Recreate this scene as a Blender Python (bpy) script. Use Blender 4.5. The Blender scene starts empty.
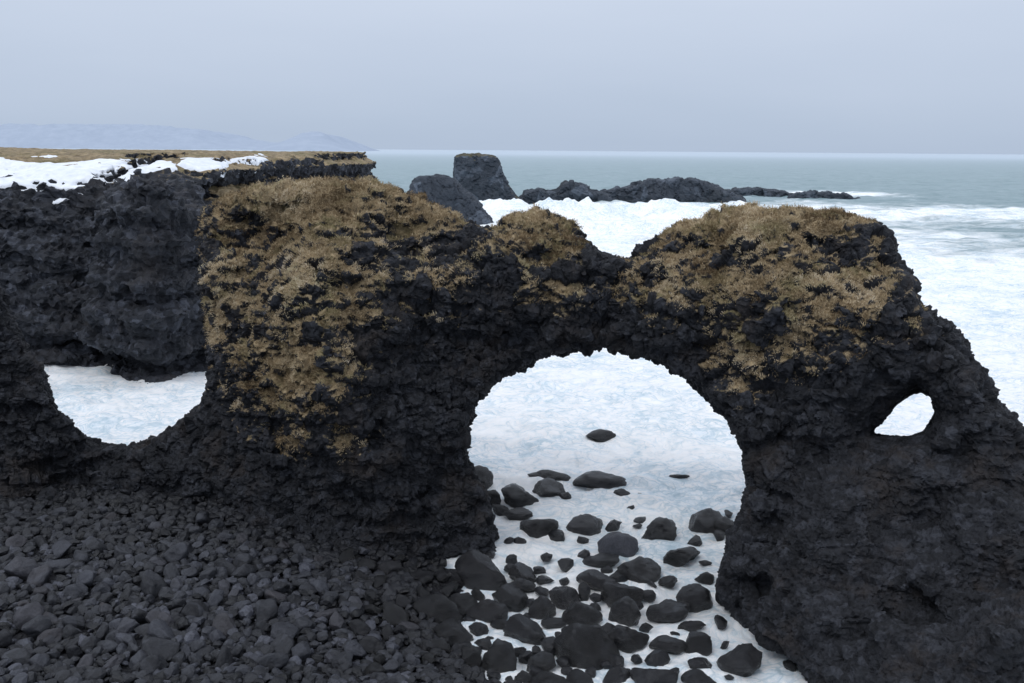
import bpy, math
import numpy as np
rng = np.random.default_rng(7)
COL = bpy.context.scene.collection
# ------------------------------------------------------------------ camera
F = 1005.0
CAM = np.array([0.0, 0.0, 16.0])
PITCH = math.atan(191.5 / F); ROLL = math.radians(0.45)
cd = bpy.data.cameras.new('camera'); cam = bpy.data.objects.new('camera', cd); COL.objects.link(cam)
cd.sensor_width = 36; cd.lens = F / 1024 * 36; cd.clip_end = 60000; cd.clip_start = 0.5
from mathutils import Matrix
M = Matrix.Rotation(math.pi / 2 - PITCH, 4, 'X') @ Matrix.Rotation(ROLL, 4, 'Z')
M.translation = CAM
cam.matrix_world = M
bpy.context.scene.camera = cam
R = np.array(M.to_3x3()); RI, UP, FW = R[:, 0], R[:, 1], -R[:, 2]

def proj(P):
    d = P - CAM
    z = np.maximum(d @ FW, 1e-3)
    return 512 + F * (d @ RI) / z, 341.5 - F * (d @ UP) / z, z
def at_y(u, v, Y):
    d = FW + (u - 512) / F * RI - (v - 341.5) / F * UP
    return CAM + d * (Y / d[1])
def on_z(u, v, Z=0.0):
    d = FW + (u - 512) / F * RI - (v - 341.5) / F * UP
    return CAM + d * ((Z - CAM[2]) / d[2])

# ------------------------------------------------------------------ noise
def hash3(i, j, k, seed=0):
    h = (i.astype(np.int64) * 73856093) ^ (j.astype(np.int64) * 19349663) ^ (k.astype(np.int64) * 83492791) ^ (seed * 2654435761)
    h &= 0xFFFFFFFF
    h = (h ^ (h >> 16)) * 0x45d9f3b & 0xFFFFFFFF
    h = (h ^ (h >> 16)) * 0x45d9f3b & 0xFFFFFFFF
    return h ^ (h >> 16)
def h01(h): return (h & 0xFFFF) / 65535.0
def vnoise(P, seed=0):
    I = np.floor(P); f = P - I; I = I.astype(np.int64); w = f * f * (3 - 2 * f)
    out = np.zeros(len(P))
    for a in (0, 1):
        wa = w[:, 0] if a else 1 - w[:, 0]
        for b in (0, 1):
            wb = w[:, 1] if b else 1 - w[:, 1]
            for c in (0, 1):
                wc = w[:, 2] if c else 1 - w[:, 2]
                out += wa * wb * wc * h01(hash3(I[:, 0] + a, I[:, 1] + b, I[:, 2] + c, seed))
    return out * 2 - 1
def fbm(P, octs=3, seed=0):
    o = np.zeros(len(P)); a = 1.0; s = 0
    for k in range(octs):
        o += a * vnoise(P * (2.03 ** k) + 17.3 * k, seed + k); s += a; a *= 0.5
    return o / s
def voronoi(P, seed=0):
    I = np.floor(P).astype(np.int64)
    n = len(P); F1 = np.full(n, 9.0); F2 = np.full(n, 9.0); D = np.zeros((n, 3)); H = np.zeros(n, np.int64)
    for a in (-1, 0, 1):
        for b in (-1, 0, 1):
            for c in (-1, 0, 1):
                i, j, k = I[:, 0] + a, I[:, 1] + b, I[:, 2] + c
                h = hash3(i, j, k, seed)
                q = np.stack([i + h01(h), j + h01(h >> 8), k + h01(h >> 15)], 1)
                d = P - q; r = np.sqrt((d * d).sum(1))
                m = r < F1
                F2 = np.where(m, F1, np.minimum(F2, r)); F1 = np.where(m, r, F1)
                D[m] = d[m]; H[m] = h[m]
    return F1, F2, D, H
def blocks(P, N, cell, seed, stretch=(1, 1, 1), tilt=0.6, full=False):
    S = np.array(stretch) / cell
    Q = P * S + 0.08 * np.stack([vnoise(P * S * 1.7, seed + 5), vnoise(P * S * 1.7 + 9, seed + 6), vnoise(P * S * 1.7 + 4, seed + 7)], 1)
    F1, F2, D, H = voronoi(Q, seed)
    r = h01(H >> 3) - 0.5
    t = np.stack([h01(H >> 5), h01(H >> 11), h01(H >> 14)], 1) - 0.5
    t = t - (t * N).sum(1)[:, None] * N
    e = np.clip((F2 - F1) / 0.12, 0, 1)
    out = cell * (r * 0.9 + tilt * (t * D).sum(1) * 1.6 - 0.25 * (1 - e))
    return (out, r) if full else out
def smooth(a, b, x):
    t = np.clip((x - a) / (b - a), 0, 1); return t * t * (3 - 2 * t)
def smax(a, b, k):
    h = np.maximum(k - np.abs(a - b), 0) / k
    return np.maximum(a, b) + h * h * k * 0.25

# ------------------------------------------------------------------ mesh helpers
def mesh_np(name, V, Q, mat=None, smooth_=True, parent=None, attrs=None):
    me = bpy.data.meshes.new(name); Q = np.asarray(Q); nf, ns = Q.shape
    me.vertices.add(len(V)); me.vertices.foreach_set('co', np.asarray(V, np.float32).ravel())
    me.loops.add(nf * ns); me.loops.foreach_set('vertex_index', Q.astype(np.int32).ravel())
    me.polygons.add(nf); me.polygons.foreach_set('loop_start', np.arange(0, nf * ns, ns, dtype=np.int32))
    me.polygons.foreach_set('loop_total', np.full(nf, ns, np.int32))
    me.update(calc_edges=True); me.validate()
    me.polygons.foreach_set('use_smooth', np.full(len(me.polygons), smooth_, bool))
    for k, a in (attrs or {}).items():
        at = me.attributes.new(k, 'FLOAT', 'POINT'); at.data.foreach_set('value', np.asarray(a, np.float32))
    if mat: me.materials.append(mat)
    o = bpy.data.objects.new(name, me); COL.objects.link(o)
    if parent: o.parent = parent
    return o
def tag(o, label=None, cat=None, group=None, kind=None):
    for k, v in (('label', label), ('category', cat), ('group', group), ('kind', kind)):
        if v: o[k] = v
    return o
def surface_nets(Fd, org, h):
    s = Fd < 0; n = np.array(Fd.shape)
    c = np.zeros(n - 1, np.int8)
    for a in (0, 1):
        for b in (0, 1):
            for d in (0, 1):
                c += s[a:n[0] - 1 + a, b:n[1] - 1 + b, d:n[2] - 1 + d]
    act = (c > 0) & (c < 8); A = np.argwhere(act)
    idx = np.full(act.shape, -1, np.int64); idx[act] = np.arange(len(A))
    pos = np.zeros((len(A), 3)); cnt = np.zeros(len(A))
    cs = [(a, b, d) for a in (0, 1) for b in (0, 1) for d in (0, 1)]
    for p in cs:
        for ax in range(3):
            if p[ax]: continue
            q = list(p); q[ax] = 1
            fa = Fd[A[:, 0] + p[0], A[:, 1] + p[1], A[:, 2] + p[2]]; fb = Fd[A[:, 0] + q[0], A[:, 1] + q[1], A[:, 2] + q[2]]
            m = (fa < 0) != (fb < 0)
            t = np.where(m, fa / np.where(m, fa - fb, 1), 0)
            pp = np.tile(np.array(p, float), (len(A), 1)); pp[:, ax] = t
            pos[m] += pp[m]; cnt[m] += 1
    V = (A + pos / cnt[:, None]) * h + org
    quads = []
    for ax in range(3):
        b, d = (ax + 1) % 3, (ax + 2) % 3
        lo = [slice(None)] * 3; hi = [slice(None)] * 3; lo[ax] = slice(0, -1); hi[ax] = slice(1, None)
        E = np.argwhere(s[tuple(lo)] != s[tuple(hi)])
        ok = (E[:, b] > 0) & (E[:, d] > 0) & (E[:, b] < n[b] - 1) & (E[:, d] < n[d] - 1); E = E[ok]
        ins = s[E[:, 0], E[:, 1], E[:, 2]]
        def cell(ob, od):
            G = E.copy(); G[:, b] += ob; G[:, d] += od
            return idx[G[:, 0], G[:, 1], G[:, 2]]
        q = np.stack([cell(-1, -1), cell(0, -1), cell(0, 0), cell(-1, 0)], 1)
        q[~ins] = q[~ins][:, ::-1]
        quads.append(q)
    return V, np.concatenate(quads)
def vnormals(V, Q):
    fn = np.cross(V[Q[:, 2]] - V[Q[:, 0]], V[Q[:, 3]] - V[Q[:, 1]])
    N = np.zeros_like(V)
    for k in range(4):
        for c in range(3):
            N[:, c] += np.bincount(Q[:, k], fn[:, c], len(V))
    return N / np.maximum(np.linalg.norm(N, axis=1), 1e-9)[:, None]
def upsample(A, m=3):
    for ax in range(3):
        n = A.shape[ax]; x = np.arange((n - 1) * m + 1) / m
        i = np.minimum(x.astype(int), n - 2); f = (x - i).astype(np.float32)
        sh = [1, 1, 1]; sh[ax] = -1; f = f.reshape(sh)
        A = np.take(A, i, ax) * (1 - f) + np.take(A, i + 1, ax) * f
    return A
def poly_sd(U, W, poly):
    p = np.array(poly, float); d = np.full(U.shape, 1e9); ins = np.zeros(U.shape, bool)
    for i in range(len(p)):
        a, b = p[i], p[(i + 1) % len(p)]; e = b - a
        t = np.clip(((U - a[0]) * e[0] + (W - a[1]) * e[1]) / (e @ e), 0, 1)
        d = np.minimum(d, np.hypot(U - a[0] - t * e[0], W - a[1] - t * e[1]))
        if a[1] != b[1]:
            c = (a[1] > W) != (b[1] > W)
            ins ^= c & (U < e[0] * (W - a[1]) / e[1] + a[0])
    return np.where(ins, -d, d)
def bil(G, u0, v0, st, u, v):
    x = np.clip((u - u0) / st, 0, G.shape[0] - 1.001); y = np.clip((v - v0) / st, 0, G.shape[1] - 1.001)
    i = x.astype(int); j = y.astype(int); a = x - i; b = y - j
    return (G[i, j] * (1 - a) + G[i + 1, j] * a) * (1 - b) + (G[i, j + 1] * (1 - a) + G[i + 1, j + 1] * a) * b
def rock_solid(outline, holes, dpts, thick, h, k, zmin, amp=1.0, freq=0.3, sig=50, edge=0.15, st=3, seed=1, shrink=0.0):
    o = np.array(outline, float); D = np.array(dpts, float)
    u0, v0 = o.min(0) - 40; u1, v1 = o.max(0) + 40
    U, W = np.meshgrid(np.arange(u0, u1 + st, st), np.arange(v0, v1 + st, st), indexing='ij')
    sd = poly_sd(U, W, outline)
    for hl in holes: sd = np.maximum(sd, -poly_sd(U, W, hl))
    ws = np.zeros(U.shape); ys = np.zeros(U.shape)
    for (a, b, y) in D:
        r2 = (U - a) ** 2 + (W - b) ** 2
        w = np.exp(-r2 / (2 * sig * sig)) + 1e-3 / (1 + r2 / sig ** 2) ** 2
        ws += w; ys += w * y
    dep = ys / ws
    ya, yb = D[:, 2].min() - 2.5 * amp, D[:, 2].max() + thick + 1
    c = np.array([at_y(a, b, y) for a in (u0 + 20, u1 - 20) for b in (v0 + 20, v1 - 20) for y in (ya, yb)])
    lo = c.min(0); hi = c.max(0); lo[1], hi[1] = ya, yb; lo[2] = zmin; H = 3 * h
    n = np.ceil((hi - lo) / H).astype(int) + 1
    g = np.stack(np.meshgrid(*[lo[i] + H * np.arange(n[i]) for i in range(3)], indexing='ij'), -1).reshape(-1, 3)
    u, v, z = proj(g)
    d2 = bil(sd, u0, v0, st, u, v) * z / F + shrink
    y = bil(dep, u0, v0, st, u, v) + amp * (fbm(g * freq, 3, seed) + 0.75 * (np.abs(fbm(g * freq * [1.6, 1.6, 3.5], 2, seed + 9))))
    d2 = d2 + edge * fbm(g * freq * 3, 2, seed + 20)
    f = smax(d2, smax(y - g[:, 1], g[:, 1] - y - thick, k), k)
    Fd = upsample(f.reshape(n).astype(np.float32))
    return surface_nets(Fd, lo, h)

# ------------------------------------------------------------------ materials
class NT:
    def __init__(s, name):
        s.m = bpy.data.materials.new(name); s.m.use_nodes = True; s.t = s.m.node_tree; s.t.nodes.clear()
        s.out = s.n('ShaderNodeOutputMaterial'); s.b = s.n('ShaderNodeBsdfPrincipled')
        s.l(s.b.outputs[0], s.out.inputs[0]); s.geo = s.n('ShaderNodeNewGeometry')
    def n(s, t, **k):
        x = s.t.nodes.new(t)
        for a, b in k.items(): setattr(x, a, b)
        return x
    def l(s, a, b): s.t.links.new(a, b)
    def noise(s, scale, detail=5, rough=0.6, vec=None, dist=0.0):
        x = s.n('ShaderNodeTexNoise'); x.inputs['Scale'].default_value = scale; x.inputs['Detail'].default_value = detail
        x.inputs['Roughness'].default_value = rough; x.inputs['Distortion'].default_value = dist
        s.l(vec or s.geo.outputs['Position'], x.inputs['Vector']); return x.outputs['Fac']
    def vor(s, scale, feat='F1', vec=None):
        x = s.n('ShaderNodeTexVoronoi', feature=feat); x.inputs['Scale'].default_value = scale
        s.l(vec or s.geo.outputs['Position'], x.inputs['Vector']); return x
    def math(s, op, a, b=None, clamp=False):
        x = s.n('ShaderNodeMath', operation=op, use_clamp=clamp)
        for i, q in enumerate((a, b)):
            if q is None: continue
            if isinstance(q, (int, float)): x.inputs[i].default_value = q
            else: s.l(q, x.inputs[i])
        return x.outputs[0]
    def ramp(s, f, stops):
        x = s.n('ShaderNodeValToRGB'); e = x.color_ramp.elements
        while len(e) < len(stops): e.new(0.5)
        for q, (p, c) in zip(e, stops):
            q.position = p; q.color = (*c, 1) if not isinstance(c, (int, float)) else (c, c, c, 1)
        s.l(f, x.inputs[0]); return x.outputs[0]
    def mix(s, f, a, b):
        x = s.n('ShaderNodeMix', data_type='RGBA')
        for i, q in ((0, f), (6, a), (7, b)):
            if isinstance(q, tuple): x.inputs[i].default_value = (*q, 1)
            elif isinstance(q, (int, float)): x.inputs[i].default_value = q
            else: s.l(q, x.inputs[i])
        return x.outputs[2]
    def attr(s, name): return s.n('ShaderNodeAttribute', attribute_name=name).outputs['Fac']
    def bump(s, hgt, dist=0.1, st=1.0, prev=None):
        x = s.n('ShaderNodeBump'); x.inputs['Distance'].default_value = dist; x.inputs['Strength'].default_value = st
        s.l(hgt, x.inputs['Height'])
        if prev: s.l(prev, x.inputs['Normal'])
        return x.outputs[0]
    def fin(s, col, rough=0.8, bump=None, spec=0.3):
        if isinstance(col, tuple): s.b.inputs['Base Color'].default_value = (*col, 1)
        else: s.l(col, s.b.inputs['Base Color'])
        if isinstance(rough, (int, float)): s.b.inputs['Roughness'].default_value = rough
        else: s.l(rough, s.b.inputs['Roughness'])
        s.b.inputs['Specular IOR Level'].default_value = spec
        if bump: s.l(bump, s.b.inputs['Normal'])
        return s.m
def rock_mat(name, dark, lite, brown, fs=1.0, veg=True, spec=0.25, straw=(0.27, 0.185, 0.09), bl=(.52, .66), blk=2.2):
    t = NT(name)
    n1 = t.noise(0.9 * fs, 6, .65); n2 = t.noise(7 * fs, 7, .75); v = t.vor(3.0 * fs); v2 = t.vor(7.5 * fs)
    c = t.ramp(t.math('ADD', t.math('MULTIPLY', n1, .45), t.math('MULTIPLY', n2, .55)), [(.40, dark), (.60, lite)])
    vr = t.n('ShaderNodeSeparateColor'); t.l(v.outputs['Color'], vr.inputs[0])
    vr2 = t.n('ShaderNodeSeparateColor'); t.l(v2.outputs['Color'], vr2.inputs[0])
    c = t.mix(t.ramp(vr.outputs[0], [(.6, 0.0), (1.0, .7)]), c, tuple(x * blk for x in lite))
    c = t.mix(t.ramp(vr2.outputs[1], [(.4, 0.0), (1.0, .6)]), c, dark)
    c = t.mix(t.ramp(t.noise(.45 * fs, 6, .7), [(bl[0], 0.0), (bl[1], 0.7)]), c, t.mix(n2, tuple(x * .4 for x in brown), tuple(x * 1.8 for x in brown)))
    b = t.bump(vr.outputs[1], .10 / fs, .6)
    b = t.bump(vr2.outputs[0], .05 / fs, .8, b)
    b = t.bump(n2, .10 / fs, .8, b)
    if veg:
        a = t.attr('moss'); f = t.math('ADD', a, t.math('MULTIPLY', t.math('SUBTRACT', t.noise(3.5 * fs, 7, .75), .5), 1.7))
        f = t.ramp(f, [(.38, 0.0), (.60, 1.0)])
        g = t.ramp(t.noise(2.2 * fs, 8, .8), [(.3, (.085, .060, .032)), (.45, tuple(x * .6 for x in straw)), (.57, straw), (.72, tuple(x * 1.6 for x in straw))])
        g = t.mix(t.ramp(t.noise(.6 * fs, 4, .6), [(.50, 0.0), (.65, .6)]), g, (.13, .12, .05))
        c = t.mix(f, c, g)
    return t.fin(c, t.ramp(n2, [(.3, .5), (.7, .9)]), b, spec)
M_rock = rock_mat('basalt_with_dry_grass', (.008, .0085, .0105), (.031, .033, .040), (.028, .022, .019), straw=(.39, .295, .175), blk=1.8)
M_cliff = rock_mat('cliff_basalt', (.012, .0135, .017), (.044, .048, .060), (.036, .033, .034), .5, straw=(.36, .275, .165))
M_far = rock_mat('haze_tinted_basalt', (.046, .055, .070), (.072, .085, .106), (.05, .055, .062), .12, veg=True, straw=(.13, .12, .09))  # distance haze mixed into the rock colours, paler and bluer

# ------------------------------------------------------------------ the sea arch
outline = [(-70, 760), (-70, 235), (-20, 262), (0, 290), (10, 325), (28, 358), (48, 386), (56, 412), (76, 433), (100, 445), (125, 449), (146, 443),
 (166, 432), (188, 417), (206, 398), (213, 374), (209, 342), (204, 300), (203, 250), (204, 224), (210, 212), (228, 202), (262, 190), (300, 184),
 (350, 184), (385, 189), (405, 196), (425, 207), (450, 214), (475, 228), (497, 230), (512, 220), (535, 215), (560, 222), (575, 232), (590, 249),
 (610, 257), (628, 260), (645, 249), (660, 237), (680, 226), (702, 220), (750, 215), (800, 214), (842, 216), (872, 222), (890, 237), (896, 264),
 (912, 280), (921, 306), (934, 322), (952, 330), (966, 352), (984, 383), (1004, 413), (1024, 437), (1070, 500), (1130, 600), (1130, 760)]
opening = [(493, 552), (490, 520), (485, 492), (474, 470), (466, 448), (467, 422), (473, 404), (487, 386), (510, 369), (540, 357), (575, 348),
 (600, 345), (628, 350), (652, 355), (680, 371), (704, 389), (724, 411), (740, 431), (747, 456), (750, 490), (740, 520), (728, 545), (720, 578),
 (722, 600), (740, 622), (768, 643), (792, 658), (806, 683), (830, 780), (480, 780)]
gap = [(862, 435), (878, 425), (892, 408), (904, 396), (919, 388), (931, 397), (937, 412), (926, 431), (905, 437), (884, 437)]
dp = [(0, 560, 39.5), (0, 500, 40.3), (130, 500, 40.6), (130, 455, 42), (60, 440, 41.8), (20, 380, 41), (0, 310, 41), (-50, 300, 40), (195, 500, 41), (190, 430, 43), (240, 600, 38),
 (340, 560, 37.6), (440, 565, 37.2), (350, 460, 37.0), (300, 350, 36.4), (330, 260, 37.6), (290, 195, 41.5), (355, 190, 42), (240, 208, 41), (400, 300, 38.2),
 (450, 400, 38.6), (480, 500, 38), (215, 300, 38.8), (232, 400, 38.2), (265, 470, 37.6), (300, 520, 38.4), (420, 218, 41), (400, 400, 37.4), (330, 420, 35.9), (430, 330, 39.0),
 (500, 275, 38.6), (530, 222, 41), (600, 305, 37.6), (620, 266, 39), (560, 330, 38.6), (700, 300, 35.6), (690, 230, 39), (800, 218, 39), (800, 300, 34.0), (800, 258, 36),
 (860, 238, 37), (750, 400, 34.9), (745, 500, 33.2), (722, 590, 32.0), (790, 655, 28.7), (815, 690, 27), (860, 650, 27), (900, 600, 28.2), (900, 700, 25), (900, 500, 31.3), (1000, 550, 29),
 (1020, 680, 24.8), (950, 400, 33), (1010, 450, 31.6), (1100, 620, 26), (885, 378, 34.8), (850, 400, 33.4), (900, 330, 33.8), (840, 560, 30.2), (930, 350, 34), (680, 350, 36.6)]
V, Q = rock_solid(outline, [opening, gap], dp, 5.0, 0.068, 1.1, -1.5, amp=1.35, freq=.34, sig=32, shrink=.02)
N = vnormals(V, Q)
u, v, _ = proj(V)
def blob(cu, cv, ru, rv, a=1): return a * np.exp(-(((u - cu) / ru) ** 2 + ((v - cv) / rv) ** 2))
reg = np.maximum.reduce([blob(300, 205, 115, 42, 1.35), blob(228, 290, 45, 90, .85), blob(320, 280, 95, 80, .82), blob(290, 370, 80, 65, 1.15), blob(285, 450, 50, 45, .85), blob(345, 430, 40, 50, .7), blob(430, 290, 60, 75, .55),
    blob(530, 235, 60, 42, 1.0), blob(555, 295, 70, 28, .65), blob(420, 215, 50, 25, 1.0), blob(760, 225, 130, 30, 1.2), blob(700, 285, 95, 50, .8), blob(800, 290, 85, 75, .85), blob(765, 350, 85, 40, .85), blob(740, 385, 40, 25, .6),
    blob(860, 300, 50, 60, .75), blob(920, 320, 35, 40, .5), blob(640, 300, 50, 30, .55)])
reg *= smooth(2.5, 5.0, V[:, 2])
moss0 = reg * (0.45 + 0.75 * np.clip(N[:, 2] + .25, 0, 1)) + 0.35 * fbm(V * 0.9, 4, 50) * smooth(.1, .5, reg)
soft = smooth(.35, .75, moss0) * smooth(.55, .95, reg)
b0 = blocks(V, N, 1.7, 2, (1, 1, 1.2)); b1, r1 = blocks(V, N, 0.80, 3, (1, 1, 1.2), full=True); b2, r2 = blocks(V, N, 0.36, 11, (1, 1, 1.2), full=True); b3 = blocks(V, N, .20, 19, (1, 1, 1.3))
bc = blocks(V, N, .42, 27, (1.2, 1.2, .38), tilt=.25)
low = smooth(7.5, 3.5, V[:, 2]); near_gap = np.exp(-(((u - 903) / 55) ** 2 + ((v - 412) / 45) ** 2))
right = smooth(760, 840, u) * smooth(400, 470, v)
colm = smooth(.1, .35, fbm(V * .25, 2, 99) + .25 * low) * (1 - soft)
strata = np.abs(fbm(V * [.5, .5, 2.6], 3, 77))
d = (b0 * .08 + b1 * .50 * (1 - .3 * low - .4 * right) + (b2 * (1 - colm) + bc * colm * .9) * .50 * (1 - .2 * soft) * (1 - .2 * low - .35 * right) + b3 * .45 + .08 - .22 * strata) * (1 - .8 * near_gap)
d += 0.03 * fbm(V * 5, 3, 31) + soft * (-.02 + .12 * (1 - np.abs(fbm(V * 1.9, 2, 71)) * 3))
V = V + N * d[:, None]
N2 = vnormals(V, Q)
cap = smooth(1.0, 1.25, reg)
moss = reg * (0.54 + 0.62 * np.clip(N2[:, 2] + .15, -.2, .9)) + 0.42 * fbm(V * 1.1, 4, 50) * smooth(.1, .5, reg) * (1 - .6 * cap) - .30 * smooth(0, .5, r2) * (1 - .8 * cap) - .36 * smooth(.05, .4, r1) * (1 - .5 * soft) * (1 - .8 * cap) + .1 * smooth(.3, .8, N2[:, 2]) * smooth(8, 11, V[:, 2])
moss[v > 500] = 0
arch = mesh_np('sea_arch', V, Q, M_rock, False, attrs={'moss': moss})
tag(arch, 'dark basalt sea arch with dry grass on top, standing over white surf', 'rock arch')
# dry grass tussocks on the arch
def grass_mat():
    t = NT('dry_grass_blades'); a = t.attr('tone')
    c = t.ramp(a, [(0.0, (.105, .070, .042)), (.22, (.215, .155, .090)), (.42, (.36, .272, .160)), (.68, (.52, .415, .27)), (1.0, (.70, .60, .45))])
    c = t.mix(t.ramp(t.noise(.55, 4, .6), [(.52, 0.0), (.66, .6)]), c, t.ramp(a, [(0, (.060, .058, .025)), (1, (.36, .335, .16))]))
    return t.fin(c, .9, None, .1)
M_grass = grass_mat()
def grass(Vv, Nn, w, capw, ntuft, nb, L, parent, seed=3, wid=.0085):
    r = np.random.default_rng(seed)
    p = np.clip(w, 0, None); p = p / p.sum()
    ti = r.choice(len(Vv), ntuft, p=p)
    off_ = r.normal(0, .085, (ntuft * nb, 3)); nn = np.repeat(Nn[ti], nb, 0)
    off_ -= nn * (off_ * nn).sum(1)[:, None] * .7
    base = np.repeat(Vv[ti], nb, 0) + off_
    n = len(base); tone = np.clip(np.repeat(.42 + .75 * fbm(Vv[ti] * .7, 4, 88) + .22 * capw[ti] + r.normal(0, .12, ntuft), nb) + r.normal(0, .10, n), 0, 1)
    dr = nn * .6 + off_ * 6 + r.normal(0, .25, (n, 3)) + np.array([0, 0, -.05]); dr /= np.linalg.norm(dr, axis=1)[:, None]
    ln = np.repeat(r.uniform(.5, 1.2, ntuft), nb) * r.uniform(.7, 1.1, n) * L
    m = base + dr * (ln * .55)[:, None]; tip = m + (dr * .2 + np.array([0, 0, -.85])) * (ln * .55)[:, None]
    side = np.cross(dr, r.normal(0, 1, (n, 3))); side /= np.linalg.norm(side, axis=1)[:, None]; side *= wid
    base = base - nn * .06
    P = np.stack([base - side, base + side, m + side, m - side, tip + side * .25, tip - side * .25], 1).reshape(-1, 3)
    i = np.arange(n)[:, None] * 6
    f = np.concatenate([i + [0, 1, 2, 3], i + [3, 2, 4, 5]])
    return mesh_np('dry_grass', P, f, M_grass, False, parent, {'tone': np.repeat(tone, 6)})
w = smooth(.40, .62, moss) * (.3 + np.clip(N2[:, 2] + .3, 0, 1)) * (1 + .7 * cap); w[N[:, 1] > .6] *= .2
g = grass(V, N2, w, cap, 20000, 20, .10, arch); g['kind'] = 'stuff'

# ------------------------------------------------------------------ cliff coast at left
def plan_sd(X, Y, poly): return poly_sd(X, Y, poly)
cl = [(-120, 54), (-60, 66), (-42, 69), (-36, 72), (-31, 72.5), (-28.2, 68), (-25, 64.5), (-22, 66), (-20.5, 74), (-23.5, 82), (-24.5, 95), (-23, 105), (-20, 122), (-18.6, 140), (-19, 152), (-24, 160), (-60, 178), (-95, 190), (-140, 190)]
h = 0.235; H = 3 * h
lo = np.array([-95., 52, -1.5]); n = np.ceil((np.array([-12., 182, 18.5]) - lo) / H).astype(int) + 1
g3 = np.stack(np.meshgrid(*[lo[i] + H * np.arange(n[i]) for i in range(3)], indexing='ij'), -1).reshape(-1, 3)
def ctop(P): return 11.6 + 3.9 * smooth(66, 98, P[:, 1]) + (.22 + .8 * smooth(100, 75, P[:, 1])) * fbm(P * [.12, .12, 0], 3, 5) + 0.5 * smooth(-60, -110, P[:, 0]) + 2.2 * smooth(4.5, 1, np.hypot(P[:, 0] + 24.8, P[:, 1] - 69.5))
dpn = plan_sd(g3[:, 0], g3[:, 1], cl)
bat = .16 + .62 * smooth(-29.5, -33, g3[:, 0])
step = g3[:, 2] / 2.4 + .9 * fbm(g3 * [.07, .07, .02], 2, 8) + .035 * g3[:, 0]; step = (step - np.floor(step))
f = dpn + bat * (g3[:, 2] - 2) + 2.4 * fbm(g3 * [.13, .13, .05], 3, 61) + 1.6 * np.abs(fbm(g3 * [.34, .34, .5], 3, 66)) - .9 + 2.3 * (smooth(.0, .3, step) - step) + 2.2 * smooth(3.2, .8, g3[:, 2])
f = smax(f, (g3[:, 2] - ctop(g3)), 1.2)
Vc, Qc = surface_nets(upsample(f.reshape(n).astype(np.float32)), lo, h)
Nc = vnormals(Vc, Qc)
flat = smooth(.75, .93, Nc[:, 2]) * smooth(80, 96, Vc[:, 1])
dc = (blocks(Vc, Nc, 1.3, 42, (1, 1, 2.0)) * .34 + blocks(Vc, Nc, .65, 43, (1, 1, 1.8)) * .62) * (1 - .9 * flat) + .12 * fbm(Vc * 1.5, 3, 44)
Vc = Vc + Nc * dc[:, None]; Nc2 = vnormals(Vc, Qc)
cm = smooth(.45, .85, Nc2[:, 2]) * smooth(10.5, 12.5, Vc[:, 2]) * (.22 + 1.0 * smooth(80, 96, Vc[:, 1] + 8 * fbm(Vc * .1, 2, 3)))
cliff = mesh_np('cliff', Vc, Qc, M_cliff, False, attrs={'moss': cm}); tag(cliff, kind='structure')
# snow lying on the cliff top
uc, vc, _ = proj(Vc)
def sp(cu, cv, ru, rv, a=1): return a * np.exp(-(((uc - cu) / ru) ** 2 + ((vc - cv) / rv) ** 2))
sm = np.maximum.reduce([sp(5, 174, 75, 17, 1.3), sp(75, 174, 60, 12, 1.25), sp(68, 190, 28, 13, 1.15), sp(130, 167, 50, 8, 1.2), sp(205, 164, 30, 7, 1.15), sp(250, 160, 22, 6, 1.1), sp(32, 246, 14, 6, .9), sp(-60, 172, 60, 20, 1.3)])
so = (sm - .54 + .70 * fbm(Vc * .30, 5, 91)) * .7 - .8 * smooth(.65, .2, Nc2[:, 2])
so = np.where(sm < .25, -1, so)
keep = so > -.3; fk = keep[Qc].any(1)
ids = np.unique(Qc[fk]); rm = np.full(len(Vc), -1); rm[ids] = np.arange(len(ids))
t = NT('old_snow'); M_snow = t.fin(t.ramp(t.noise(1.2, 5), [(.3, (.70, .74, .80)), (.7, (.88, .90, .94))]), .7, t.bump(t.noise(2, 5), .1, .5), .2)
Vs = Vc - Nc * (.6 * dc * (1 - flat))[:, None] * smooth(-.1, .2, so)[:, None]
snow = mesh_np('snow', (Vs + Nc * np.clip(so, -.5, .14)[:, None])[ids], rm[Qc[fk]], M_snow); tag(snow, 'patches of old white snow on the grassy cliff top', 'snow', kind='stuff')

# ------------------------------------------------------------------ distant stacks and skerries
def far_rock(name, outl, Y, thick, h, label, cat, group=None, k=2.0, amp=1.5, mossy=0.0, seed=3, dps=None, bs=1.0):
    V, Q = rock_solid(outl, [], dps or [(outl[0][0], outl[0][1], Y)], thick, h, k, -2, amp=amp, freq=.07, sig=30, edge=.8 * bs, st=1, seed=seed, shrink=.25)
    N = vnormals(V, Q); V = V + N * (blocks(V, N, h * 8, seed) * .32 * bs + blocks(V, N, h * 3.5, seed + 1) * .42)[:, None]; N = vnormals(V, Q)
    o = mesh_np(name, V, Q, M_far, False, attrs={'moss': mossy * smooth(.5, .9, N[:, 2])}); tag(o, label, cat, group); return o
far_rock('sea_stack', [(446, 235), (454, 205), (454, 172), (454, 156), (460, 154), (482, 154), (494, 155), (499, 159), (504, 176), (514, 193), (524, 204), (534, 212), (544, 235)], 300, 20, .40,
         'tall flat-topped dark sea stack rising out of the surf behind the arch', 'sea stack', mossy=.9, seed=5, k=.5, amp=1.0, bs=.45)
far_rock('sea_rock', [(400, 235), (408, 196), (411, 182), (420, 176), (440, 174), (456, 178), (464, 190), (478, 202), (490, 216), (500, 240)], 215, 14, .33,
         'low round-backed dark rock in front of the tall flat-topped stack', 'sea rock', mossy=.2, seed=8)
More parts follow.
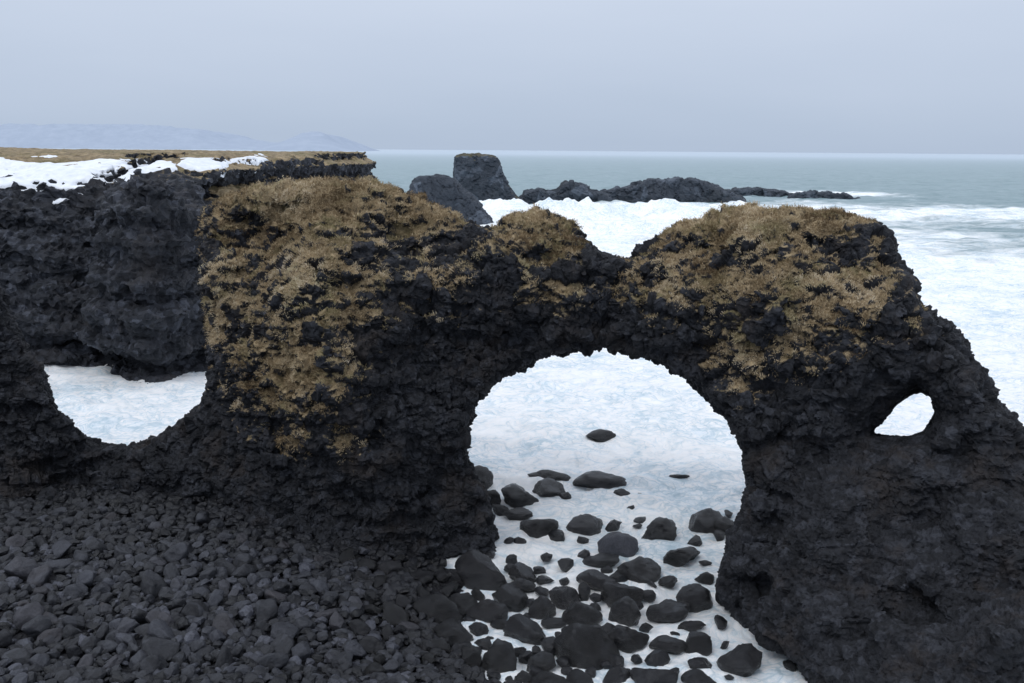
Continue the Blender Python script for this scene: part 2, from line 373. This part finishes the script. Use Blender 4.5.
far_rock('skerry', [(515, 215), (518, 198), (526, 191), (538, 187), (546, 190), (556, 191), (562, 183), (571, 180), (582, 184), (590, 189), (600, 191), (610, 195), (618, 212)], 305, 9, .4,
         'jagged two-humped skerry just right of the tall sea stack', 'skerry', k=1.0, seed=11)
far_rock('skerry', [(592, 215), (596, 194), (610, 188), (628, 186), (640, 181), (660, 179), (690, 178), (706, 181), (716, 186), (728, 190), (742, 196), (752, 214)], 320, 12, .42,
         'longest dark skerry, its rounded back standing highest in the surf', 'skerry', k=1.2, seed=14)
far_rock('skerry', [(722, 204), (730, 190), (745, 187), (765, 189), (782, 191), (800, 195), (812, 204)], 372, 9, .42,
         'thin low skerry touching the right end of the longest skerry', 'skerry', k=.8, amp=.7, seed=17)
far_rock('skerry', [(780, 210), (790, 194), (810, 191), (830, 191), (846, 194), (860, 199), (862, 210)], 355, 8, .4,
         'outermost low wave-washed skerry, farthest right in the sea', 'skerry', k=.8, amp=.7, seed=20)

# ------------------------------------------------------------------ beach
wl = np.array([[-6, 60], [-3.5, 39], [-2.6, 36], [-1.9, 33], [-1.4, 30.5], [.0, 28], [2.5, 25], [7, 10]], float)
def inland(X, Y): return np.interp(-Y, -wl[:, 1], wl[:, 0]) - X
def ground_z(X, Y):
    s_ = inland(X, Y)
    b = np.where(s_ > 0, 1.5 * (1 - np.exp(-s_ / 9.0)), np.maximum(s_ * .12, -1.5))
    P = np.stack([X, Y, 0 * X], 1)
    return b + .22 * fbm(P * .35, 3, 7) * smooth(-1, 2, s_) - .08 * smooth(2, -1, s_)
gx, gy = np.meshgrid(np.arange(-60, 22, .14), np.arange(8, 46, .14), indexing='ij')
P = np.stack([gx.ravel(), gy.ravel()], 1); z = ground_z(P[:, 0], P[:, 1])
P3 = np.column_stack([P, z]); z = z + .07 * fbm(P3 * [3, 3, 0], 3, 9)
def grid_faces(a, b):
    i = np.arange(a * b).reshape(a, b); return np.stack([i[:-1, :-1].ravel(), i[1:, :-1].ravel(), i[1:, 1:].ravel(), i[:-1, 1:].ravel()], 1)
t = NT('dark_gravel'); nn = t.noise(9, 6, .7); vv = t.vor(7)
M_gravel = t.fin(t.mix(t.math('MULTIPLY', vv.outputs['Color'], .4), t.ramp(nn, [(.3, (.006, .006, .008)), (.7, (.020, .020, .024))]), (.034, .035, .041)), .7, t.bump(vv.outputs['Distance'], .12, 1.0, t.bump(nn, .05)), .3)
beach = mesh_np('beach', np.column_stack([P, z]), grid_faces(*gx.shape), M_gravel); tag(beach, kind='structure')

# ------------------------------------------------------------------ boulders
import bmesh
def ico(sub):
    bm = bmesh.new(); bmesh.ops.create_icosphere(bm, subdivisions=sub, radius=1)
    V = np.array([v.co[:] for v in bm.verts]); Fc = np.array([[v.index for v in f.verts] for f in bm.faces]); bm.free(); return V, Fc
def stone(V, seed, rough=.05, sharp=40, np_=(8, 13), dmin=.5):
    r = np.random.default_rng(seed); n = int(r.integers(*np_))
    nr = r.normal(0, 1, (n, 3)); nr /= np.linalg.norm(nr, axis=1)[:, None]; dd = r.uniform(dmin, 1.0, n)
    c = np.clip(V @ nr.T, .05, None) / dd
    rad = 1 / (c ** sharp).sum(1) ** (1 / sharp); rad = np.minimum(rad, 1.12)
    P = V * rad[:, None]
    n1 = fbm(P * 2.0 + seed, 2, seed); n2 = fbm(P * 6 + seed, 3, seed + 3)
    return P + V * (rough * 2.2 * n1 + rough * .9 * n2 - rough * 1.5 * np.clip(.12 - np.abs(n1), 0, 1) * 4)[:, None]
def stone_mat(name, a, b, rough, spec, bd=1.0):
    t = NT(name); oi = t.n('ShaderNodeObjectInfo')
    n1 = t.noise(3, 6, .7); n2 = t.noise(14, 6, .75)
    c = t.ramp(t.math('ADD', t.math('MULTIPLY', n1, .5), t.math('MULTIPLY', n2, .5)), [(.35, a), (.68, b)])
    k = t.ramp(oi.outputs['Random'], [(0, (.5, .5, .52)), (.55, (1, 1, 1)), (.8, (1.8, 1.8, 1.85)), (.93, (1.6, 1.4, 1.3)), (1, (1.0, 1.0, 1.0))])
    x = t.n('ShaderNodeMix', data_type='RGBA', blend_type='MULTIPLY'); x.inputs[0].default_value = 1; t.l(c, x.inputs[6]); t.l(k, x.inputs[7])
    c = x.outputs[2]
    q = t.n('ShaderNodeSeparateColor'); t.l(t.vor(2.2).outputs['Color'], q.inputs[0])
    c = t.mix(t.ramp(q.outputs[0], [(.55, 0.0), (1, .5)]), c, tuple(z * 1.5 for z in b))
    return t.fin(c, rough, t.bump(n2, .06 * bd, .9, t.bump(n1, .12 * bd, .7)), spec)
M_dry = stone_mat('dry_basalt_stone', (.012, .0125, .0155), (.044, .047, .057), .5, .4)
M_wet = stone_mat('wet_basalt_stone', (.003, .003, .004), (.009, .0095, .0125), .18, .65, 1.8)
I4, F4 = ico(4); I2, F2_ = ico(2)
dry = []; wet = []
for s in range(16):
    for lst, m, P in ((dry, M_dry, stone(I4, 100 + s)), (wet, M_wet, stone(I4, 200 + s, .065, 26, (11, 17), .6))):
        me = bpy.data.meshes.new('boulder'); me.from_pydata(P.tolist(), [], F4.tolist()); me.materials.append(m)
        me.polygons.foreach_set('use_smooth', np.ones(len(me.polygons), bool)); lst.append(me)
def put(me, x, y, z, sx, sy, sz, rz, label, group, tilt=0.2):
    o = bpy.data.objects.new('boulder', me); COL.objects.link(o)
    o.location = (x, y, z); o.scale = (sx, sy, sz); o.rotation_euler = (rng.uniform(-tilt, tilt), rng.uniform(-tilt, tilt), rz)
    tag(o, label, 'boulder', group); return o
G1 = 'boulders awash in the surf under the arch'
B = [(601, 433, 24, 8, 'farthest small dark rock showing through the foam, alone below the arch crown'),
 (680, 474, 18, 6, 'faint flat sliver of rock nearly covered by foam, right of the farthest row'),
 (481, 479, 26, 24, 'black boulder jammed against the inner foot of the left pillar, uppermost'),
 (487, 496, 24, 18, 'small black boulder under the uppermost one by the left pillar'),
 (520, 495, 34, 20, 'round black boulder third from the left pillar in the far row'),
 (549, 487, 36, 17, 'wide black boulder in the middle of the far row, behind it a flat slab'),
 (550, 474, 34, 9, 'flat low slab of rock at the back of the far row'),
 (600, 479, 42, 16, 'broad smooth-backed black boulder at the right of the far row'),
 (622, 492, 18, 9, 'small rock just in front of the broad smooth-backed boulder'),
 (516, 511, 28, 9, 'thin flat rock between the far row and the pillar'),
 (499, 506, 18, 9, 'tiny flat rock touching the left pillar'),
 (539, 524, 32, 17, 'dark boulder with sloping top left of the tilted grey-black one'),
 (586, 521, 34, 21, 'tilted wedge-shaped boulder at the centre of the foam'),
 (661, 528, 36, 19, 'black boulder left of the biggest rock by the right pillar'),
 (708, 518, 36, 24, 'largest boulder close beside the right pillar'),
 (724, 524, 20, 16, 'small boulder wedged between the largest one and the right pillar'),
 (618, 543, 32, 21, 'paler grey rounded boulder in the middle of the foam'),
 (603, 557, 32, 12, 'low flat black rock just below the paler grey boulder'),
 (679, 552, 38, 16, 'pointed low boulder standing alone in white foam by the right pillar'),
 (638, 567, 36, 20, 'rounded black boulder below and right of the paler grey one'),
 (482, 571, 46, 38, 'big black boulder in front of the left pillar foot'),
 (522, 570, 28, 14, 'flat rock right of the big boulder at the left pillar'),
 (522, 582, 22, 12, 'small rock in foam below the flat one near the left pillar'),
 (597, 578, 32, 16, 'oval black boulder left of the middle gap in the rocks'),
 (667, 578, 22, 9, 'small low rock above the square boulder on the right'),
 (508, 593, 32, 21, 'domed boulder below the big one near the left pillar'),
 (563, 592, 30, 18, 'dark boulder with wet sheen at the centre of the rock field'),
 (622, 590, 34, 22, 'upright black boulder in the middle of the rock field'),
 (695, 591, 34, 23, 'square boulder nearest the foot of the right pillar'),
 (706, 575, 18, 8, 'small flat rock above the square boulder by the right pillar'),
 (542, 604, 28, 22, 'boulder at the left of the dense pile, above a long low one'),
 (580, 613, 36, 22, 'wide boulder behind the very large one in the dense pile'),
 (625, 611, 32, 25, 'tall black boulder right of the dense pile'),
 (669, 608, 34, 20, 'domed boulder between the dense pile and the right pillar'),
 (690, 622, 28, 10, 'thin low rock below the domed boulder on the right'),
 (587, 643, 50, 40, 'very large black boulder, biggest of all those in the surf'),
 (629, 635, 36, 22, 'boulder leaning on the right side of the biggest one'),
 (525, 627, 44, 23, 'long low boulder left of the biggest one'),
 (488, 608, 32, 22, 'boulder on the left edge of the foam, above the long low one'),
 (668, 641, 28, 13, 'flat rock in foam midway between the biggest boulder and the right pillar'),
 (697, 641, 34, 16, 'elongated boulder left of the last large rock on the right'),
 (742, 656, 38, 30, 'last large boulder on the right, below the foot of the right pillar'),
 (700, 661, 26, 12, 'low rock at lower right, left of the last large boulder'),
 (654, 674, 38, 20, 'black boulder at the bottom edge, right of the biggest one'),
 (618, 672, 26, 16, 'boulder cut by the bottom edge under the biggest one'),
 (498, 656, 40, 26, 'large dark boulder at the bottom left of the foam'),
 (543, 657, 28, 17, 'boulder between the biggest one and the large one at bottom left'),
 (549, 680, 36, 18, 'flat boulder cut by the bottom edge beside the stony beach'),
 (437, 611, 40, 26, 'large boulder where the stony beach meets the foam'),
 (420, 577, 26, 16, 'boulder with foam behind it in front of the left pillar'),
 (447, 586, 22, 12, 'small boulder beside the big one before the left pillar'),
 (463, 598, 24, 15, 'small boulder in foam at the water edge of the beach'),
 (455, 632, 34, 22, 'boulder at the water edge just below the large beach-edge one'),
 (580, 678, 30, 16, 'rock directly beneath the biggest boulder at the frame bottom'),
 (790, 661, 12, 9, 'tiny rock beside the base of the right pillar'),
 (700, 678, 28, 15, 'half-sunk rock at the bottom edge in the right-hand foam')]
spots = []
for i, (bu, bv, bw, bh, lab) in enumerate(B):
    p = on_z(bu, bv + bh * .2, .12); sc = np.linalg.norm(p - CAM) / F
    sx = bw * sc * .56; sz = max(bh * sc * .66, sx * .38); sy = min(sx * rng.uniform(.75, .95), max(bh * sc * 1.0, sx * .5))
    gz = float(ground_z(np.array([p[0]]), np.array([p[1]]))[0])
    put(dry[5] if i == 16 else wet[i % 16], p[0], p[1], max(gz, 0) + sz * .16, sx, sy, sz, rng.uniform(0, 6.28) if abs(bw - bh) < 10 else rng.uniform(-.3, .3), lab, G1, .2)
    spots.append((p[0], p[1], sx * .85))
def free(x, y, r, f=.84):
    for (a, b, c) in spots:
        if (a - x) ** 2 + (b - y) ** 2 < ((r + c) * f) ** 2: return False
    return True
sizes = np.sort(np.clip(rng.lognormal(-1.30, .28, 242), .20, .50))[::-1]
for s_ in sizes:
    for k in range(400):
        uu, vv_ = rng.uniform(0, 600), 508 + 166 * rng.random() ** .9
        if uu > 400 and vv_ < 555 + (uu - 400) * .2: continue
        p = on_z(uu, vv_, float(np.interp(uu, [0, 300, 480], [1.3, .9, .3])))
        if uu > 490 + (vv_ - 600) * .8: continue
        if uu > 430 and s_ > .40: continue
        if p[1] > 39.5 or (uu > 250 and vv_ < 545): continue
        if free(p[0], p[1], s_, .8):
            break
    else: continue
    z0 = float(ground_z(np.array([p[0]]), np.array([p[1]]))[0]); spots.append((p[0], p[1], s_))
    size = 'large' if s_ > .32 else 'smaller'
    if uu < 250 and vv_ < 565: zone = 'below the low rock ridge at far left'
    elif vv_ < 600 and uu < 400: zone = 'in front of the left pillar'
    elif uu >= 400: zone = 'at the water side of the beach'
    elif uu < 200: zone = 'in the lower left corner of the beach'
    else: zone = 'in the middle of the near beach'
    wetp = rng.random() < smooth(260, 430, uu)
    put((wet if wetp else dry)[rng.integers(16)], p[0], p[1], z0 + s_ * .66, s_ * rng.uniform(1.0, 1.35), s_ * rng.uniform(.8, 1.05), s_ * rng.uniform(.65, .95), rng.uniform(0, 6.28),
        f'{size} dark grey boulder {zone}', f'{size} boulders {zone}', .7)
# cobbles filling the beach: uncountable
base = [stone(I2, 300 + s) for s in range(20)]
VV, FF, TN = [], [], []; off = 0; cnt = 0
def cobble(x, y, r, z0, tone=None):
    global off
    a = rng.uniform(0, 6.28); c_, s2 = math.cos(a), math.sin(a); b_ = rng.uniform(-.7, .7); cb, sb_ = math.cos(b_), math.sin(b_)
    P = base[rng.integers(20)] * [r * rng.uniform(.9, 1.5), r, r * rng.uniform(.5, .95)]
    P = P @ np.array([[1, 0, 0], [0, cb, sb_], [0, -sb_, cb]]) @ np.array([[c_, s2, 0], [-s2, c_, 0], [0, 0, 1]]) + [x, y, z0]
    VV.append(P); FF.append(F2_ + off); off += len(P); TN.append(np.full(len(P), rng.random() if tone is None else tone))
while cnt < 9500:
    x, y = rng.uniform(-26, 7), rng.uniform(19, 42)
    if abs(x) > y * .56 + 1: continue
    s_ = inland(np.array([x]), np.array([y]))[0]
    if s_ < -.5 or (s_ < .8 and rng.random() > .3): continue
    r = float(np.clip(rng.lognormal(-1.90, .42), .05, .26))
    if r > .12 and not free(x, y, r, .70): continue
    z0 = float(ground_z(np.array([x]), np.array([y]))[0])
    cobble(x, y, r, z0 + r * .35 + .03 + (.08 if rng.random() < .3 else 0), rng.random() * float(smooth(-.5, 4, s_) * .75 + .25) * float(.55 + .45 * smooth(38.5, 34, y))); cnt += 1
k = 0
while k < 60:     # small rocks in the shallow surf
    uu, vv_ = rng.uniform(480, 760), rng.uniform(495, 683)
    if uu > 730 and vv_ < 640: continue
    if rng.random() > smooth(490, 630, vv_) * smooth(770, 600, uu) + .06: continue
    p = on_z(uu, vv_, 0); r = float(np.clip(rng.lognormal(-1.35, .25), .15, .36))
    if not free(p[0], p[1], r, .9): continue
    cobble(p[0], p[1], r, r * .12, rng.random() * .12); spots.append((p[0], p[1], r)); k += 1
t = NT('cobble_basalt'); n1 = t.noise(4, 6, .7); n2 = t.noise(16, 6, .75)
cc = t.ramp(t.math('ADD', t.math('MULTIPLY', n1, .5), t.math('MULTIPLY', n2, .5)), [(.35, (.012, .0125, .0155)), (.68, (.041, .044, .054))])
x_ = t.n('ShaderNodeMix', data_type='RGBA', blend_type='MULTIPLY'); x_.inputs[0].default_value = 1; t.l(cc, x_.inputs[6])
t.l(t.ramp(t.attr('tone'), [(0, (.2, .2, .22)), (.25, (.5, .5, .52)), (.6, (1, 1, 1)), (.85, (1.9, 1.9, 1.97)), (1, (2.9, 2.85, 2.9))]), x_.inputs[7])
M_cob = t.fin(x_.outputs[2], t.ramp(t.attr('tone'), [(0, .22), (.4, .5)]), t.bump(n2, .05, .9), .45)
cob = mesh_np('cobbles', np.concatenate(VV), np.concatenate(FF), M_cob, False, attrs={'tone': np.concatenate(TN)}); tag(cob, 'dark grey cobbles filling the beach between the boulders', 'cobbles', kind='stuff')

# ------------------------------------------------------------------ sea
ang = np.radians(np.concatenate([np.linspace(-80, -33, 90, endpoint=False), np.linspace(-33, 33, 600), np.linspace(33.1, 80, 90)]))
rad = np.exp(np.linspace(math.log(14), math.log(40000), 1250))
A_, R_ = np.meshgrid(ang, rad, indexing='ij')
X = (R_ * np.sin(A_)).ravel(); Y = (R_ * np.cos(A_)).ravel(); P = np.stack([X, Y, 0 * X], 1)
fade = smooth(1600, 300, Y)
warp = 6 * fbm(P * .03, 2, 2)
sw = np.sin((Y * .42 + X * .10 + warp)) * .5 + np.sin(Y * .21 - X * .07 + warp * .7) * .5
amp = .12 + .42 * smooth(60, 160, Y)
z = amp * fade * (sw * .7 + 1.2 * fbm(P * [.25, .35, 1], 3, 4)) + .30 * smooth(150, 45, Y) * (fbm(P * [.8, .8, 1], 4, 8) - .7 * np.abs(fbm(P * [.6, .6, 1], 3, 18)))
cx = np.exp(-((X - 22) / 26) ** 4) * np.exp(-((Y - 245 - 10 * fbm(P * .05, 2, 3)) / 11) ** 2)
z += cx * np.clip(1.8 + 7.0 * fbm(P * [.10, .14, 1], 6, 12), 0, 7)
cxb = np.exp(-((X - 18) / 20) ** 4) * np.exp(-((Y - 200 - 10 * fbm(P * .05, 2, 5)) / 7) ** 2)
z += cxb * np.clip(1.2 + 3.5 * fbm(P * [.14, .2, 1], 5, 15), 0, 3.5)
cx2 = np.exp(-((X - 75) / 45) ** 4) * np.exp(-((Y - 262 + .15 * (X - 75)) / 9) ** 2); z += cx2 * np.clip(.6 + 2.0 * fbm(P * [.14, .2, 1], 4, 13), 0, 2.5)
cx3 = np.exp(-((X + 1) / 13) ** 4) * np.exp(-((Y - 270) / 14) ** 2); z += cx3 * np.clip(1.2 + 5 * fbm(P * [.15, .15, 1], 5, 14), 0, 5)
cx4 = np.exp(-((X - 45) / 25) ** 4) * np.exp(-((Y - 300) / 8) ** 2); z += cx4 * np.clip(1.0 + 5 * fbm(P * [.15, .15, 1], 5, 16), 0, 4)
foam = smooth(365, 265, Y + 70 * fbm(P * [.02, .02, 0], 4, 21) + .25 * np.maximum(X - 50, 0))
lag = smooth(50, 100, X - .1 * (Y - 200) + 30 * fbm(P * .02, 3, 33)) * smooth(115, 180, Y) * smooth(290, 215, Y)
foam = foam * (1 - .62 * lag) * (1 - .22 * smooth(150, 190, Y) * smooth(.0, .5, fbm(P * [.04, .09, 0], 4, 37)))
foam = np.maximum(foam, .85 * np.exp(-((Y - 400) / 30) ** 2) * smooth(60, 75, X) * smooth(170, 130, X))
foam = np.maximum.reduce([foam, cx, cxb, cx3, cx4]); foam *= smooth(-100, -30, X + .6 * (200 - Y)) * 1.0 + (Y < 140)
foam = np.clip(foam, 0, 1)
def sea_mat():
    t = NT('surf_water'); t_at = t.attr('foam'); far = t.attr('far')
    pos = t.geo.outputs['Position']
    wn = t.n('ShaderNodeTexNoise'); wn.inputs['Scale'].default_value = .40; wn.inputs['Detail'].default_value = 6; t.l(pos, wn.inputs['Vector'])
    vm = t.n('ShaderNodeVectorMath', operation='MULTIPLY_ADD'); t.l(wn.outputs['Color'], vm.inputs[0]); vm.inputs[1].default_value = (3.2, 3.2, 0); t.l(pos, vm.inputs[2])
    big = t.noise(.16, 8, .68, vm.outputs[0]); med = t.noise(1.6, 10, .8, vm.outputs[0], .4); fine = t.noise(6, 6, .75, vm.outputs[0])
    vein = t.vor(1.7, 'DISTANCE_TO_EDGE', vm.outputs[0]).outputs['Distance']; vein2 = t.vor(.6, 'DISTANCE_TO_EDGE', vm.outputs[0]).outputs['Distance']
    white = t.ramp(t.math('ADD', t.math('MULTIPLY', med, .6), t.math('MULTIPLY', big, .4)), [(.37, (.47, .61, .70)), (.445, (.79, .865, .92)), (.51, (1.0, 1.0, 1.0))])
    thin = t.ramp(big, [(.40, 1.0), (.58, .15)])
    white = t.mix(t.math('MULTIPLY', t.ramp(vein, [(0, .7), (.12, 0.0)]), thin), white, (.48, .62, .70))
    white = t.mix(t.math('MULTIPLY', t.ramp(vein2, [(0, .6), (.09, 0.0)]), t.ramp(med, [(.42, .9), (.55, .1)])), white, (.50, .63, .71))
    mw = t.n('ShaderNodeMapping'); mw.inputs['Scale'].default_value = (.05, .14, .1); t.l(pos, mw.inputs[0])
    st = t.noise(1.0, 10, .75, mw.outputs[0], .8)
    teal = t.mix(far, t.ramp(st, [(.3, (.14, .225, .25)), (.7, (.28, .375, .405))]), (.43, .515, .60))  # haze painted into the water colour, nearing the sky tone with distance
    f = t.math('ADD', t.math('MULTIPLY', t_at, 1.35), t.math('MULTIPLY', t.math('SUBTRACT', st, .62), 2.3))
    f = t.ramp(f, [(.10, 0.0), (.75, 1.0)])
    c = t.mix(f, teal, white)
    h = t.math('ADD', med, t.math('MULTIPLY', fine, .35))
    b = t.bump(h, .22, .75)
    r = t.ramp(f, [(0, .4), (1, .85)])
    return t.fin(c, r, b, .25)
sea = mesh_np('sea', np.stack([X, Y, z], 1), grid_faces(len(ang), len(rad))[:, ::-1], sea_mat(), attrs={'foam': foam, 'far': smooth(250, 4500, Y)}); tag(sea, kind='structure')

# ------------------------------------------------------------------ far mountains across the bay
t = NT('haze_tinted_snowy_mountain')
mc = t.ramp(t.noise(.008, 8, .75), [(.42, (.360, .417, .508)), (.6, (.392, .450, .542))])  # aerial haze baked into these pale blue tones
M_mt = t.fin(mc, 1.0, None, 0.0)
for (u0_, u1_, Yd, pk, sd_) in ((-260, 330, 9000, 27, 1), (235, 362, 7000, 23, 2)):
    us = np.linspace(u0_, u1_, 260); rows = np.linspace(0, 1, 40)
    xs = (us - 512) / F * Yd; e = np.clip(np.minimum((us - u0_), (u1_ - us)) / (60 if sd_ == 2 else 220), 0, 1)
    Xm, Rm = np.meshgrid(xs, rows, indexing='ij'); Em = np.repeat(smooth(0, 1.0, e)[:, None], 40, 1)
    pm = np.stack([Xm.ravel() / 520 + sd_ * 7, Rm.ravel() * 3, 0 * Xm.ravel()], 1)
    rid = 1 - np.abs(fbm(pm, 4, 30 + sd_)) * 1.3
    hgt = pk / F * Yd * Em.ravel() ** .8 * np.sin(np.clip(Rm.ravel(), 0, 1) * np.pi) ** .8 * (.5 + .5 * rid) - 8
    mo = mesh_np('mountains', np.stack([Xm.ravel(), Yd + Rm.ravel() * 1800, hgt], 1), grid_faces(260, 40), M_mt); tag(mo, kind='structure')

# ------------------------------------------------------------------ light
sc = bpy.context.scene
w = bpy.data.worlds.new('World'); sc.world = w; w.use_nodes = True; nt = w.node_tree; nt.nodes.clear()
out = nt.nodes.new('ShaderNodeOutputWorld'); bg = nt.nodes.new('ShaderNodeBackground'); nt.links.new(bg.outputs[0], out.inputs[0])
tc = nt.nodes.new('ShaderNodeTexCoord'); sx = nt.nodes.new('ShaderNodeSeparateXYZ'); nt.links.new(tc.outputs['Generated'], sx.inputs[0])
cr = nt.nodes.new('ShaderNodeValToRGB'); e = cr.color_ramp.elements
stops = [(0.0, (.455, .545, .69)), (.02, (.475, .565, .71)), (.07, (.53, .615, .76)), (.16, (.62, .70, .84)), (.5, (.90, .97, 1.10)), (1, (1.10, 1.17, 1.30))]
while len(e) < len(stops): e.new(.5)
for q, (p, c) in zip(e, stops): q.position = p; q.color = (*c, 1)
nz = nt.nodes.new('ShaderNodeTexNoise'); nz.inputs['Scale'].default_value = 2.2; nz.inputs['Detail'].default_value = 4
mp = nt.nodes.new('ShaderNodeMapping'); mp.inputs['Scale'].default_value = (1, 1, 5); nt.links.new(tc.outputs['Generated'], mp.inputs[0]); nt.links.new(mp.outputs[0], nz.inputs['Vector'])
ma = nt.nodes.new('ShaderNodeMath'); ma.operation = 'MULTIPLY_ADD'; ma.inputs[1].default_value = .09; nt.links.new(nz.outputs['Fac'], ma.inputs[0])
sb = nt.nodes.new('ShaderNodeMath'); sb.operation = 'SUBTRACT'; sb.inputs[1].default_value = .045; nt.links.new(sx.outputs['Z'], sb.inputs[0]); nt.links.new(sb.outputs[0], ma.inputs[2])
nt.links.new(ma.outputs[0], cr.inputs[0])
sk = nt.nodes.new('ShaderNodeTexSky'); sk.sky_type = 'NISHITA'; sk.sun_disc = False; sk.sun_elevation = math.radians(50); sk.sun_rotation = math.radians(215)
ms = nt.nodes.new('ShaderNodeMix'); ms.data_type = 'RGBA'; ms.blend_type = 'MULTIPLY'; ms.inputs[0].default_value = 1; ms.inputs[7].default_value = (.08, .08, .08, 1); nt.links.new(sk.outputs[0], ms.inputs[6])
mx = nt.nodes.new('ShaderNodeMix'); mx.data_type = 'RGBA'; mx.inputs[0].default_value = .97; nt.links.new(ms.outputs[2], mx.inputs[6]); nt.links.new(cr.outputs[0], mx.inputs[7])
nt.links.new(mx.outputs[2], bg.inputs[0]); bg.inputs[1].default_value = 1.0
sl = bpy.data.lights.new('sun', 'SUN'); so_ = bpy.data.objects.new('sun', sl); COL.objects.link(so_)
sl.energy = .8; sl.angle = math.radians(20); sl.color = (1, .995, .985)
az, el = math.radians(215), math.radians(50)
from mathutils import Vector
so_.rotation_euler = (-Vector((math.sin(az) * math.cos(el), math.cos(az) * math.cos(el), math.sin(el)))).to_track_quat('-Z', 'Y').to_euler()
sc.view_settings.view_transform = 'Standard'; sc.view_settings.look = 'None'; sc.view_settings.exposure = 0
